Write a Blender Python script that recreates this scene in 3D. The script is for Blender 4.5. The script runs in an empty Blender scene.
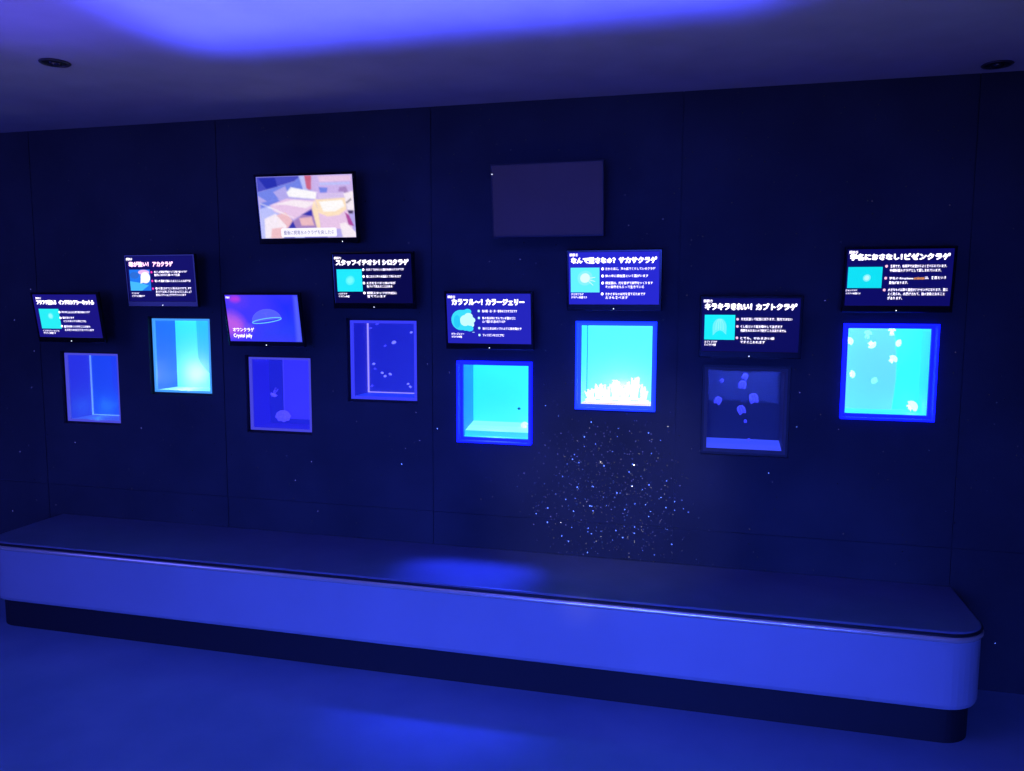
import bpy, bmesh, math, random
from mathutils import Vector, Matrix

random.seed(7)
SC = bpy.context.scene
COL = SC.collection
D = 3.424           # distance camera -> display wall
EYE = 1.55
CEIL = 2.42

# ------------------------------------------------------------------ materials
def srgb(r, g, b):
    f = lambda c: (c / 255 / 12.92) if c / 255 <= .04045 else ((c / 255 + .055) / 1.055) ** 2.4
    return (f(r), f(g), f(b), 1)

MATS = {}
def mat(name, base=(.5, .5, .5), rough=.5, emit=None, strength=0, metal=0, spec=.5, alpha=None, coat=0):
    if name in MATS: return MATS[name]
    m = bpy.data.materials.new(name); m.use_nodes = True
    b = m.node_tree.nodes['Principled BSDF']
    b.inputs['Base Color'].default_value = (*base[:3], 1)
    b.inputs['Roughness'].default_value = rough
    b.inputs['Metallic'].default_value = metal
    b.inputs['Specular IOR Level'].default_value = spec
    b.inputs['Coat Weight'].default_value = coat
    if emit is not None:
        b.inputs['Emission Color'].default_value = (*emit[:3], 1)
        b.inputs['Emission Strength'].default_value = strength
    if alpha is not None: b.inputs['Alpha'].default_value = alpha
    MATS[name] = m
    return m

def glow(name, rgb, k=1.0, base=(.02, .02, .02), rough=.4):
    return mat(name, base, rough, srgb(*rgb), k)

def noise_mat(name, c0, c1, scale, rough=.5, bump=0.0, spec=.4, bscale=None):
    m = bpy.data.materials.new(name); m.use_nodes = True
    nt = m.node_tree; b = nt.nodes['Principled BSDF']
    tc = nt.nodes.new('ShaderNodeTexCoord')
    n = nt.nodes.new('ShaderNodeTexNoise'); n.inputs['Scale'].default_value = scale; n.inputs['Detail'].default_value = 5
    r = nt.nodes.new('ShaderNodeValToRGB')
    r.color_ramp.elements[0].position = .3; r.color_ramp.elements[1].position = .7
    r.color_ramp.elements[0].color = (*c0, 1); r.color_ramp.elements[1].color = (*c1, 1)
    nt.links.new(tc.outputs['Object'], n.inputs['Vector'])
    nt.links.new(n.outputs['Fac'], r.inputs['Fac']); nt.links.new(r.outputs['Color'], b.inputs['Base Color'])
    b.inputs['Roughness'].default_value = rough; b.inputs['Specular IOR Level'].default_value = spec
    if bump:
        n2 = nt.nodes.new('ShaderNodeTexNoise'); n2.inputs['Scale'].default_value = bscale or scale * 8
        bp = nt.nodes.new('ShaderNodeBump'); bp.inputs['Strength'].default_value = bump; bp.inputs['Distance'].default_value = .003
        nt.links.new(tc.outputs['Object'], n2.inputs['Vector'])
        nt.links.new(n2.outputs['Fac'], bp.inputs['Height']); nt.links.new(bp.outputs['Normal'], b.inputs['Normal'])
    MATS[name] = m
    return m

def wall_material():
    """black textured panel paint with coarse mica flakes (random facets that glint)"""
    m = noise_mat('black_mica_wall', (.030, .036, .043), (.052, .059, .069), 2.2, .8, .25, .25, 260)
    nt = m.node_tree; b = nt.nodes['Principled BSDF']; out = nt.nodes['Material Output']
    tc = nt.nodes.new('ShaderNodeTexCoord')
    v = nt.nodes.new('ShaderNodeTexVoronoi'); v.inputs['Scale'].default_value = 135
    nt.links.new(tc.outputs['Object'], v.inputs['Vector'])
    sub = nt.nodes.new('ShaderNodeVectorMath'); sub.operation = 'SUBTRACT'; sub.inputs[1].default_value = (.5, .5, -.06)      # flakes tilted upward to catch the added spot
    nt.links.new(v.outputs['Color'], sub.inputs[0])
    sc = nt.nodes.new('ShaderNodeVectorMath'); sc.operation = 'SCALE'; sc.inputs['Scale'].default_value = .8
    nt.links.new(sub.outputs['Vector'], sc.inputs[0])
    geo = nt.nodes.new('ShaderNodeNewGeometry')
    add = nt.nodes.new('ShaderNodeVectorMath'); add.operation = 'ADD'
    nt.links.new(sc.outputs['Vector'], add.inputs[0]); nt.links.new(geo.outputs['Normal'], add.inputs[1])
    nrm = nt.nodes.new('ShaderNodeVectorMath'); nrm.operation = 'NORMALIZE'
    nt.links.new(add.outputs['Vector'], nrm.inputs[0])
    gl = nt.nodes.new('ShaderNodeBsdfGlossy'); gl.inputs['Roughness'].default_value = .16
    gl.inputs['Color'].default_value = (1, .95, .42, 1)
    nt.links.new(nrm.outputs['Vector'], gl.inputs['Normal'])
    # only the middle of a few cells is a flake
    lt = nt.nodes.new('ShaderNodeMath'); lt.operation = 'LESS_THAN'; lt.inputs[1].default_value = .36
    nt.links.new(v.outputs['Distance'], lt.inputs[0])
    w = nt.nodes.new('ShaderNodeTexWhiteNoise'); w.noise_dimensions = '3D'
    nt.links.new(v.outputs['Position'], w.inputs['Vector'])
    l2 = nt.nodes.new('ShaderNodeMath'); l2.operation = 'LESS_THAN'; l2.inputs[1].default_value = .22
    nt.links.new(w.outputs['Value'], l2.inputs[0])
    # highlight area put in as a flake mask, a few flakes elsewhere
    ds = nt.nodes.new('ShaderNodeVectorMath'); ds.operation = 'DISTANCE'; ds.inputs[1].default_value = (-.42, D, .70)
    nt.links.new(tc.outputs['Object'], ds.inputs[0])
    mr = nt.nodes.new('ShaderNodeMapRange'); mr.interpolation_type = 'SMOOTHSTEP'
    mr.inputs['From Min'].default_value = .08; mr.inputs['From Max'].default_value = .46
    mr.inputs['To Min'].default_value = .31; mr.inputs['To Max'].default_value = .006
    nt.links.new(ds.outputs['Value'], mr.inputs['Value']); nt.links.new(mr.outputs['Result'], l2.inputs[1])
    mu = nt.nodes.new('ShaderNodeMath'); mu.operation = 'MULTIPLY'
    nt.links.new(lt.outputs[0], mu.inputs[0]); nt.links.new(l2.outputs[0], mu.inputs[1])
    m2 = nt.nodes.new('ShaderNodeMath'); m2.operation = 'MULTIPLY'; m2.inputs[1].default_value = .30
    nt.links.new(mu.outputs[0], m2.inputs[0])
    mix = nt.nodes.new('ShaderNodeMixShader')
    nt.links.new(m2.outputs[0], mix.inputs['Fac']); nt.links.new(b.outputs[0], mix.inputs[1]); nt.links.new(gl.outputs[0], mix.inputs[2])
    nt.links.new(mix.outputs[0], out.inputs['Surface'])
    return m

def thin_glass(name, tint=(1, 1, 1), gloss=.04):
    m = bpy.data.materials.new(name); m.use_nodes = True
    nt = m.node_tree; nt.nodes.remove(nt.nodes['Principled BSDF']); out = nt.nodes['Material Output']
    t = nt.nodes.new('ShaderNodeBsdfTransparent'); t.inputs['Color'].default_value = (*tint, 1)
    g = nt.nodes.new('ShaderNodeBsdfGlossy'); g.inputs['Roughness'].default_value = .03
    mix = nt.nodes.new('ShaderNodeMixShader'); mix.inputs['Fac'].default_value = gloss
    nt.links.new(t.outputs[0], mix.inputs[1]); nt.links.new(g.outputs[0], mix.inputs[2]); nt.links.new(mix.outputs[0], out.inputs['Surface'])
    MATS[name] = m
    return m

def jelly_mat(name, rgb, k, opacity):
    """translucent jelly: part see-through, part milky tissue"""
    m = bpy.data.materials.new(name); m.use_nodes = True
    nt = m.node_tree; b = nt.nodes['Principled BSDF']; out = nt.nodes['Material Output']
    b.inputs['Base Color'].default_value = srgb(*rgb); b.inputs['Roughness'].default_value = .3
    b.inputs['Emission Color'].default_value = srgb(*rgb); b.inputs['Emission Strength'].default_value = k  # tank light on the jelly put in as emission
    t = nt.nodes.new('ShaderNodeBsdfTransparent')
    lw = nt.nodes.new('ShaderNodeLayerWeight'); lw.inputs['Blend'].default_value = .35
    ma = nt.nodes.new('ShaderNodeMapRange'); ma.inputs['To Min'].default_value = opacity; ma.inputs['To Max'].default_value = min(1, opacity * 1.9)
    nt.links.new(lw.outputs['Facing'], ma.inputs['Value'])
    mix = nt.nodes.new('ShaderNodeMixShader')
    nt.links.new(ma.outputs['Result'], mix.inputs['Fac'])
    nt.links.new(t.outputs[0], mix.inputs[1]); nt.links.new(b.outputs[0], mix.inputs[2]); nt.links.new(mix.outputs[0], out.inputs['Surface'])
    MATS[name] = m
    return m

# ------------------------------------------------------------------ mesh helpers
def obj(name, bm, m, parent=None, loc=None, smooth=False):
    me = bpy.data.meshes.new(name)
    bm.normal_update(); bm.to_mesh(me); bm.free()
    if isinstance(m, (list, tuple)):
        for x in m: me.materials.append(x)
    else: me.materials.append(m)
    if smooth:
        for p in me.polygons: p.use_smooth = True
    o = bpy.data.objects.new(name, me); COL.objects.link(o)
    if parent: o.parent = parent
    if loc: o.location = loc
    return o

def thing(name, label, cat, loc=(0, 0, 0), group=None):
    o = bpy.data.objects.new(name, None); COL.objects.link(o); o.location = loc
    o.empty_display_size = .05
    o['label'] = label; o['category'] = cat
    if group: o['group'] = group
    return o

def box(bm, x0, x1, y0, y1, z0, z1, mi=0, bevel=0):
    r = bmesh.ops.create_cube(bm, size=1)
    vs = r['verts']
    for v in vs:
        v.co = Vector((x0 if v.co.x < 0 else x1, y0 if v.co.y < 0 else y1, z0 if v.co.z < 0 else z1))
    fs = set(f for v in vs for f in v.link_faces)
    for f in fs: f.material_index = mi
    if bevel:
        es = list(set(e for v in vs for e in v.link_edges))
        bmesh.ops.bevel(bm, geom=es, offset=bevel, segments=2, profile=.5, affect='EDGES')
    return vs

def B(): return bmesh.new()
def bx(*a, **k):
    bm = B(); box(bm, *a, **k); return bm

def ring(bm, xo, zo, xi, zi, y0, y1):
    """rectangular frame, half sizes outer xo,zo inner xi,zi, from y0 to y1"""
    def loop(x, z, y): return [bm.verts.new(p) for p in ((-x, y, -z), (x, y, -z), (x, y, z), (-x, y, z))]
    a, b, c, d = loop(xo, zo, y0), loop(xi, zi, y0), loop(xi, zi, y1), loop(xo, zo, y1)
    for p, q in ((a, b), (b, c), (c, d), (d, a)):
        for i in range(4):
            j = (i + 1) % 4
            bm.faces.new((p[i], p[j], q[j], q[i]))
    bmesh.ops.recalc_face_normals(bm, faces=bm.faces)

def tube(bm, pts, r0, r1=None, n=8):
    r1 = r0 if r1 is None else r1
    rings = []
    N = len(pts)
    for i, p in enumerate(pts):
        p = Vector(p)
        t = (Vector(pts[min(i + 1, N - 1)]) - Vector(pts[max(i - 1, 0)])).normalized()
        a = t.cross(Vector((.31, .9, .2))).normalized(); b = t.cross(a)
        r = r0 + (r1 - r0) * i / max(1, N - 1)
        rings.append([bm.verts.new(p + (a * math.cos(2 * math.pi * k / n) + b * math.sin(2 * math.pi * k / n)) * r) for k in range(n)])
    for i in range(N - 1):
        for k in range(n):
            bm.faces.new((rings[i][k], rings[i][(k + 1) % n], rings[i + 1][(k + 1) % n], rings[i + 1][k]))
    bm.faces.new(rings[0][::-1]); bm.faces.new(rings[-1])

def lathe(bm, prof, n=32, wob=None):
    rings = []
    for i, (r, z) in enumerate(prof):
        if r < 1e-6: rings.append([bm.verts.new((0, 0, z))]); continue
        row = []
        for k in range(n):
            a = 2 * math.pi * k / n
            rr, zz = (r, z) if wob is None else wob(i, a, r, z)
            row.append(bm.verts.new((rr * math.cos(a), rr * math.sin(a), zz)))
        rings.append(row)
    for p, q in zip(rings, rings[1:]):
        for k in range(n):
            j = (k + 1) % n
            if len(p) == 1: bm.faces.new((p[0], q[k], q[j]))
            elif len(q) == 1: bm.faces.new((p[k], p[j], q[0]))
            else: bm.faces.new((p[k], p[j], q[j], q[k]))
    bmesh.ops.recalc_face_normals(bm, faces=bm.faces)

def struct(o):
    o['kind'] = 'structure'; return o

# ------------------------------------------------------------------ the room
XL, XR, YB = -5.2, 3.6, -3.2
N_T = 8
TX0, TS = -3.1334, .5460
TW = .334                                   # visible width of a tank window
UP, LO = (1.4678, 1.0946), (1.2831, .9226)
NICHE = []
for i in range(N_T):
    z1, z0 = (LO if i % 2 == 0 else UP)
    NICHE.append((TX0 + TS * i, (z0 + z1) / 2, TW / 2 + .011, (z1 - z0) / 2 + .011))

def build_wall():
    bm = B()
    seams = [-4.53, -3.435, -2.34, -1.245, -.141, .955, 2.05]
    gw = .002
    joints = [.578]
    xs = {XL, XR}; zs = {0, CEIL}
    for s in seams: xs |= {s - gw, s + gw}
    for j in joints: zs |= {j - .0008, j + .0008}
    for cx, cz, hx, hz in NICHE: xs |= {cx - hx, cx + hx}; zs |= {cz - hz, cz + hz}
    xs = sorted(xs); zs = sorted(zs)
    def depth(x, z):
        for cx, cz, hx, hz in NICHE:
            if abs(x - cx) < hx and abs(z - cz) < hz: return None
        if any(abs(x - s) < gw for s in seams): return .006
        if any(abs(z - j) < .0008 for j in joints): return .005
        return 0.0
    cell = {}
    for i in range(len(xs) - 1):
        for k in range(len(zs) - 1):
            cell[i, k] = depth((xs[i] + xs[i + 1]) / 2, (zs[k] + zs[k + 1]) / 2)
    def quad(*p): bm.faces.new([bm.verts.new(q) for q in p])
    HB = .032
    for (i, k), d in cell.items():
        a, b, c, e = xs[i], xs[i + 1], zs[k], zs[k + 1]
        if d is not None: quad((a, D + d, c), (b, D + d, c), (b, D + d, e), (a, D + d, e))
        dd = HB if d is None else d
        for (ni, nk), p in (((i + 1, k), ((b, c), (b, e))), ((i, k + 1), ((a, e), (b, e)))):
            if (ni, nk) in cell:
                dn = cell[ni, nk]; dn = HB if dn is None else dn
                if abs(dn - dd) > 1e-6:
                    (x1, z1), (x2, z2) = p
                    quad((x1, D + dd, z1), (x2, D + dd, z2), (x2, D + dn, z2), (x1, D + dn, z1))
    bmesh.ops.remove_doubles(bm, verts=bm.verts, dist=1e-5)
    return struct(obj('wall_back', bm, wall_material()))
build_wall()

m_ceil = noise_mat('ceiling_paint', (.42, .42, .44), (.48, .48, .50), 5, .85, .12, .2, 120)
m_floor = noise_mat('dark_floor', (.16, .27, .40), (.22, .34, .48), 2.5, .55, .12, .35, 180)
m_dark = noise_mat('dark_wall_paint', (.03, .03, .035), (.05, .05, .055), 4, .8, .1)
struct(obj('ceiling', bx(XL, XR, YB, D + .01, CEIL, CEIL + .1), m_ceil))
struct(obj('floor', bx(XL, XR, YB, D + .01, -.1, 0), m_floor))
struct(obj('wall_left', bx(XL - .1, XL, YB, D, 0, CEIL), m_dark))
struct(obj('wall_right', bx(XR, XR + .1, YB, D, 0, CEIL), m_dark))
struct(obj('wall_front', bx(XL, XR, YB - .1, YB, 0, CEIL), m_dark))

# ------------------------------------------------------------------ bench
m_vinyl = noise_mat('grey_vinyl_seat', (.12, .15, .22), (.15, .18, .26), 6, .42, .10, .45, 90)
m_body = noise_mat('pale_laminate_body', (.38, .40, .42), (.42, .44, .46), 3, .45, .03, .4)
m_trim = mat('satin_edge_trim', (1, .84, .66), .2, metal=.55, spec=.9)
m_pipe = mat('black_piping', (.012, .012, .015), .5)
m_plinth = mat('black_plinth', (.01, .01, .012), .7)
BX0, BX1, BF = -3.355, .965, 2.93

def outline(inset=0, r=.14, n=10, back=D - .004):
    x0, x1, y0 = BX0 + inset, BX1 - inset, BF + inset
    r = max(.02, r - inset)
    pts = [(x0, back)]
    for k in range(n + 1):
        a = math.pi + math.pi / 2 * k / n
        pts.append((x0 + r + r * math.cos(a), y0 + r + r * math.sin(a)))
    for k in range(n + 1):
        a = 1.5 * math.pi + math.pi / 2 * k / n
        pts.append((x1 - r + r * math.cos(a), y0 + r + r * math.sin(a)))
    pts.append((x1, back))
    return pts

def slab(levels, rfun=None):
    """levels: list of (z, inset)"""
    bm = B(); rows = []
    for z, ins in levels: rows.append([bm.verts.new((x, y, z)) for x, y in outline(ins)])
    n = len(rows[0])
    for a, b in zip(rows, rows[1:]):
        for k in range(n):
            j = (k + 1) % n
            bm.faces.new((a[k], a[j], b[j], b[k]))
    bm.faces.new(rows[0][::-1]); bm.faces.new(rows[-1])
    bmesh.ops.recalc_face_normals(bm, faces=bm.faces)
    return bm

bench = thing('bench', 'long low grey bench with rounded corners and steel edge strip along the wall', 'bench')
obj('seat', slab([(.408, .003), (.413, .001), (.418, .004), (.420, .010)]), m_vinyl, bench)
obj('piping', slab([(.402, -.002), (.405, -.005), (.410, -.005), (.413, -.001)]), m_pipe, bench)
obj('edge_strip', slab([(.3805 + .0105 * (1 - math.cos(math.pi * q / 14)), .0005 - .0095 * math.sin(math.pi * q / 14)) for q in range(15)]), m_trim, bench, smooth=True)
obj('shell', slab([(.131, .012), (.137, .004), (.150, 0), (.381, 0)]), m_body, bench)
obj('plinth', slab([(0, .026), (.131, .026)]), m_plinth, bench)

# ------------------------------------------------------------------ ceiling downlights (switched off)
def downlight(x, y, label):
    t = thing('downlight', label, 'ceiling light', (x, y, CEIL), 'unlit ceiling downlights')
    bm = B(); lathe(bm, [(.050, 0), (.053, -.003), (.050, -.006), (.043, -.006), (.041, -.003), (.041, 0)], 40)
    obj('trim_ring', bm, mat('downlight_ring', (.05, .05, .055), .35), t, smooth=True)
    bm = B(); lathe(bm, [(.041, -.001), (.030, -.0035), (0, -.004)], 32)
    obj('baffle', bm, mat('downlight_baffle', (.008, .008, .01), .5), t, smooth=True)
    bm = B(); lathe(bm, [(.022, -.0042), (.020, -.010), (.012, -.014), (0, -.015)], 24)
    obj('lens', bm, mat('downlight_lens', (.02, .02, .03), .15), t, smooth=True)
downlight(-2.355, 2.485, 'small dark round downlight in the ceiling above the left monitors')
downlight(.975, 3.31, 'small dark round downlight in the ceiling at far right, close to wall')

# ------------------------------------------------------------------ text
def text_bm(body, bold=0.0, res=2):
    c = bpy.data.curves.new('txt', 'FONT'); c.body = body; c.resolution_u = res; c.offset = bold
    o = bpy.data.objects.new('txt', c); COL.objects.link(o)
    bpy.context.view_layer.update()
    me = bpy.data.meshes.new_from_object(o.evaluated_get(bpy.context.evaluated_depsgraph_get()))
    bm = B(); bm.from_mesh(me)
    bpy.data.objects.remove(o); bpy.data.curves.remove(c); bpy.data.meshes.remove(me)
    return bm

class Screen:
    """content drawn in screen coordinates: u 0..1 from left, v 0..1 from top; local frame: x right, z up, -y out"""
    def __init__(s, root, W, H, cx, cz, y): s.root, s.W, s.H, s.cx, s.cz, s.y = root, W, H, cx, cz, y
    def xz(s, u, v): return s.cx + (u - .5) * s.W, s.cz + (.5 - v) * s.H
    def add_text(s, bm, body, u0, u1, v0, v1, lift=.0012, bold=0, res=2, keep=False, mi=0):
        t = text_bm(body, bold, res)
        xs = [v.co.x for v in t.verts]; ys = [v.co.y for v in t.verts]
        ax, bx_, ay, by = min(xs), max(xs), min(ys), max(ys)
        X0, Z1 = s.xz(u0, v0); X1, Z0 = s.xz(u1, v1)
        for v in t.verts:
            v.co = Vector((X0 + (v.co.x - ax) / (bx_ - ax) * (X1 - X0), s.y - lift, Z0 + (v.co.y - ay) / (by - ay) * (Z1 - Z0)))
        me = bpy.data.meshes.new('tmp'); t.to_mesh(me); t.free()
        n0 = len(bm.faces); bm.from_mesh(me); bpy.data.meshes.remove(me)
        if mi:
            bm.faces.ensure_lookup_table()
            for f in bm.faces[n0:]: f.material_index = mi
    def poly(s, bm, uv, lift=.0006, mi=0):
        f = bm.faces.new([bm.verts.new((s.xz(u, v)[0], s.y - lift, s.xz(u, v)[1])) for u, v in uv])
        f.material_index = mi
        f.normal_update()
        if f.normal.y > 0: f.normal_flip()
        return f
    def rect(s, bm, u0, u1, v0, v1, lift=.0006, mi=0): return s.poly(bm, [(u0, v0), (u1, v0), (u1, v1), (u0, v1)], lift, mi)
    def ell(s, bm, u, v, ru, rv, lift=.0008, mi=0, a0=0, a1=360, rot=0, n=28):
        pts = []
        k = s.W / s.H
        for i in range(n + (a1 - a0 < 360)):
            a = math.radians(a0 + (a1 - a0) * i / n)
            du, dv = ru * math.cos(a), -rv * math.sin(a)
            c, d = math.cos(math.radians(rot)), math.sin(math.radians(rot))
            pts.append((u + du * c + dv / k * d, v - du * k * d + dv * c))
        return s.poly(bm, pts, lift, mi)
    def band(s, bm, uv, w, lift=.0009, mi=0):
        """thin stroke along points"""
        for (a, b), (c, d) in zip(uv, uv[1:]):
            x0, z0 = s.xz(a, b); x1, z1 = s.xz(c, d)
            t = Vector((x1 - x0, 0, z1 - z0)).normalized(); n = Vector((-t.z, 0, t.x)) * w / 2
            p = Vector((x0, s.y - lift, z0)); q = Vector((x1, s.y - lift, z1))
            f = bm.faces.new([bm.verts.new(k) for k in (p - n, q - n, q + n, p + n)])
            f.material_index = mi; f.normal_update()
            if f.normal.y > 0: f.normal_flip()

# ------------------------------------------------------------------ monitors
m_bezel = mat('gloss_black_bezel', (.006, .006, .008), .16, spec=.6)
m_shell = mat('matte_black_plastic', (.012, .012, .015), .45)
m_metal = mat('black_bracket_metal', (.02, .02, .022), .4, metal=.6)
m_white = glow('screen_white_text', (250, 240, 255), 2.4)
m_soft = glow('screen_body_text', (240, 232, 255), 2.3)
m_led = glow('power_led', (230, 240, 255), 2.0)
MW, MH = .395, .252

def monitor_body(t, W, H, back_y, scr_rgb, k=1.0, led=.0, deep=.045, margins=(.0100, .0115, .0100, .0265), mat_bezel=None):
    """front face at local y=0, body goes to +y; returns Screen"""
    l, r, tp, bt = margins
    bm = B()
    # bezel: frame with slightly sunk screen opening
    xo0, xo1, zo0, zo1 = -W / 2, W / 2, -H / 2, H / 2
    xi0, xi1, zi0, zi1 = xo0 + l, xo1 - r, zo0 + bt, zo1 - tp
    def loop(a, b, c, d, y): return [bm.verts.new(p) for p in ((a, y, c), (b, y, c), (b, y, d), (a, y, d))]
    e = .003
    L = [loop(xi0, xi1, zi0, zi1, .004), loop(xi0, xi1, zi0, zi1, .0006), loop(xi0 - .0015, xi1 + .0015, zi0 - .0015, zi1 + .0015, 0), loop(xo0 + e, xo1 - e, zo0 + e, zo1 - e, 0), loop(xo0, xo1, zo0, zo1, .003), loop(xo0, xo1, zo0, zo1, .018)]
    for p, q in zip(L, L[1:]):
        for i in range(4):
            j = (i + 1) % 4; bm.faces.new((p[i], p[j], q[j], q[i]))
    bm.faces.new(L[-1])
    bmesh.ops.recalc_face_normals(bm, faces=bm.faces)
    obj('bezel', bm, mat_bezel or m_bezel, t)
    bm = B()
    L = [loop_(bm, W * .495, H * .49, .018), loop_(bm, W * .47, H * .46, .028), loop_(bm, W * .34, H * .33, deep)]
    for p, q in zip(L, L[1:]):
        for i in range(4):
            j = (i + 1) % 4; bm.faces.new((p[i], p[j], q[j], q[i]))
    bm.faces.new(L[-1]); bm.faces.new(L[0][::-1])
    bmesh.ops.recalc_face_normals(bm, faces=bm.faces)
    obj('back_cover', bm, m_shell, t)
    S = Screen(t, xi1 - xi0, zi1 - zi0, (xi0 + xi1) / 2, (zi0 + zi1) / 2, .0030)
    bm = B(); S.rect(bm, 0, 1, 0, 1, 0)
    nm = 'screen_%d_%d_%d' % scr_rgb
    obj('screen', bm, mat(nm, (.006, .006, .01), .3, srgb(*scr_rgb), k, spec=.12), t)
    bm = B(); bmesh.ops.create_uvsphere(bm, u_segments=10, v_segments=6, radius=.0022)
    obj('power_light', bm, m_led, t, (led, -.0006, zo0 + bt * .30))
    return S

def loop_(bm, hx, hz, y): return [bm.verts.new(p) for p in ((-hx, y, -hz), (hx, y, -hz), (hx, y, hz), (-hx, y, hz))]

def bracket(t, W, H, tilt, gap, deep):
    """wall arm: in the tilted local frame a hinge plate, then an arm to a wall plate"""
    c, s = math.cos(tilt), math.sin(tilt)
    # local -> world: monitor is tilted by rotation_euler.x = tilt ; undo it for the wall plate
    br = obj('wall_bracket', bx(-.05, .05, deep - .001, deep + .008, -.05, .05, bevel=.002), m_metal, t)
    bm = B()
    start = Vector((0, deep + .006, 0))
    # world gap direction (0,1,0) in local coords:
    d = Vector((0, c, -s)); u = Vector((0, s, c))
    y_world_start = start.y * c
    end = start + d * max(.004, gap - y_world_start - .006)
    tube(bm, [start, start.lerp(end, .5), end], .018, n=12)
    obj('arm', bm, m_metal, br)
    bm = B(); box(bm, -.06, .06, 0, .006, -.06, .06, bevel=.0015)
    M = Matrix(((1, 0, 0), (0, d.y, u.y), (0, d.z, u.z))).to_4x4()
    bmesh.ops.transform(bm, matrix=Matrix.Translation(end) @ M, verts=bm.verts)
    obj('wall_plate', bm, m_metal, br)

def place(t, x, y, z, tilt, yaw):
    t.location = (x, y, z)
    t.rotation_mode = 'XYZ'; t.rotation_euler = (tilt, 0, yaw)

def info_monitor(idx, pos, scr, k, header, title, title_uv, pic, caption, bullets, lines, label, title_mat=None, bullet_mat=None, orange=None):
    x, y, z, tilt, yaw = pos
    t = thing('information_monitor', label, 'monitor', group='information monitors above the tanks')
    place(t, x, y, z, tilt, yaw)
    S = monitor_body(t, MW, MH, None, scr, k)
    bracket(t, MW, MH, tilt, D - y, .045)
    bm = B(); S.add_text(bm, header[0], *header[1:], res=1, bold=.01)
    obj('header_text', bm, m_white, t)
    for body, u0, u1 in title:
        bm = B()
        for k, (du, dv) in enumerate(((0, 0), (.0045, 0), (-.0045, 0), (0, .006), (0, -.006))):
            S.add_text(bm, body, u0 + du, u1 + du, title_uv[0] + dv, title_uv[1] + dv, lift=.0012 + .00003 * k, bold=.008, res=1)
        obj('title_text', bm, title_mat or m_white, t)
    bm = B()
    for body, u0, u1, v0, v1 in caption: S.add_text(bm, body, u0, u1, v0, v1, res=1, bold=.01)
    obj('caption_text', bm, m_soft, t)
    for body, u0, u1, v in lines:
        bm = B(); S.add_text(bm, body, u0, u1, v - .028, v + .028, res=1, bold=.012)
        obj('body_text', bm, m_soft, t)
    if orange:
        body, u0, u1, v = orange; bm = B(); S.add_text(bm, body, u0, u1, v - .027, v + .027, res=1, bold=.015)
        o = obj('body_text', bm, glow('screen_orange_text', (255, 170, 60), 1.2), t); o['label'] = 'orange word'
    for (u, v) in bullets:
        bm = B(); S.ell(bm, u, v, .014, .026, n=16)
        obj('bullet', bm, bullet_mat or m_white, t)
    if pic: pic(S, t)
    return t

def sd_poly(px, py, poly):
    d = 1e9; ins = False; n = len(poly)
    for i in range(n):
        ax, ay = poly[i]; bx_, by = poly[(i + 1) % n]
        ex, ey = bx_ - ax, by - ay; wx, wy = px - ax, py - ay
        t = max(0, min(1, (wx * ex + wy * ey) / (ex * ex + ey * ey + 1e-12)))
        d = min(d, math.hypot(wx - ex * t, wy - ey * t))
        if (ay > py) != (by > py) and px < (bx_ - ax) * (py - ay) / (by - ay + 1e-12) + ax: ins = not ins
    return -d if ins else d

def video_mat():
    if 'video_pixels' in MATS: return MATS['video_pixels']
    m = bpy.data.materials.new('video_pixels'); m.use_nodes = True
    nt = m.node_tree; b = nt.nodes['Principled BSDF']
    at_ = nt.nodes.new('ShaderNodeAttribute'); at_.attribute_name = 'Col'
    b.inputs['Base Color'].default_value = (.01, .01, .01, 1); b.inputs['Roughness'].default_value = .25
    nt.links.new(at_.outputs['Color'], b.inputs['Emission Color']); b.inputs['Emission Strength'].default_value = 1
    MATS['video_pixels'] = m
    return m

def video_picture(S, t, shapes, base, nx=100, ny=64, lift=.0005, grain=.05):
    '''a moving picture shown by the screen: a fine grid of coloured pixels'''
    rnd = random.Random(5)
    bm = B(); vs = []; cols = []
    k = S.H / S.W
    for j in range(ny + 1):
        for i in range(nx + 1):
            u, v = i / nx, j / ny
            x, z = S.xz(u, v)
            vs.append(bm.verts.new((x, S.y - lift, z)))
            c = list(srgb(*base)[:3])
            for rgb, poly, soft, op in shapes:
                d = sd_poly(u, v * k, [(a, b * k) for a, b in poly])
                w_ = max(0, min(1, .5 - d / soft)) * op
                if w_ > 0:
                    q = srgb(*rgb)
                    c = [c[n] * (1 - w_) + q[n] * w_ for n in range(3)]
            g = 1 + rnd.uniform(-grain, grain)
            cols.append([n * g for n in c])
    for j in range(ny):
        for i in range(nx):
            a = j * (nx + 1) + i
            bm.faces.new((vs[a], vs[a + nx + 1], vs[a + nx + 2], vs[a + 1]))
    o = obj('video_picture', bm, video_mat(), t)
    ca = o.data.color_attributes.new('Col', 'FLOAT_COLOR', 'POINT')
    for n, c in enumerate(cols): ca.data[n].color = (*c, 1)
    return o

# picture content ----------------------------------------------------------
def pic_plate(u0, u1, v0, v1, rgb, k, inner):
    def f(S, t):
        bm = B(); S.rect(bm, u0, u1, v0, v1)
        p = obj('picture', bm, glow('picture_%d_%d_%d' % rgb, rgb, k), t)
        inner(S, p, u0, u1, v0, v1)
    return f

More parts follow.
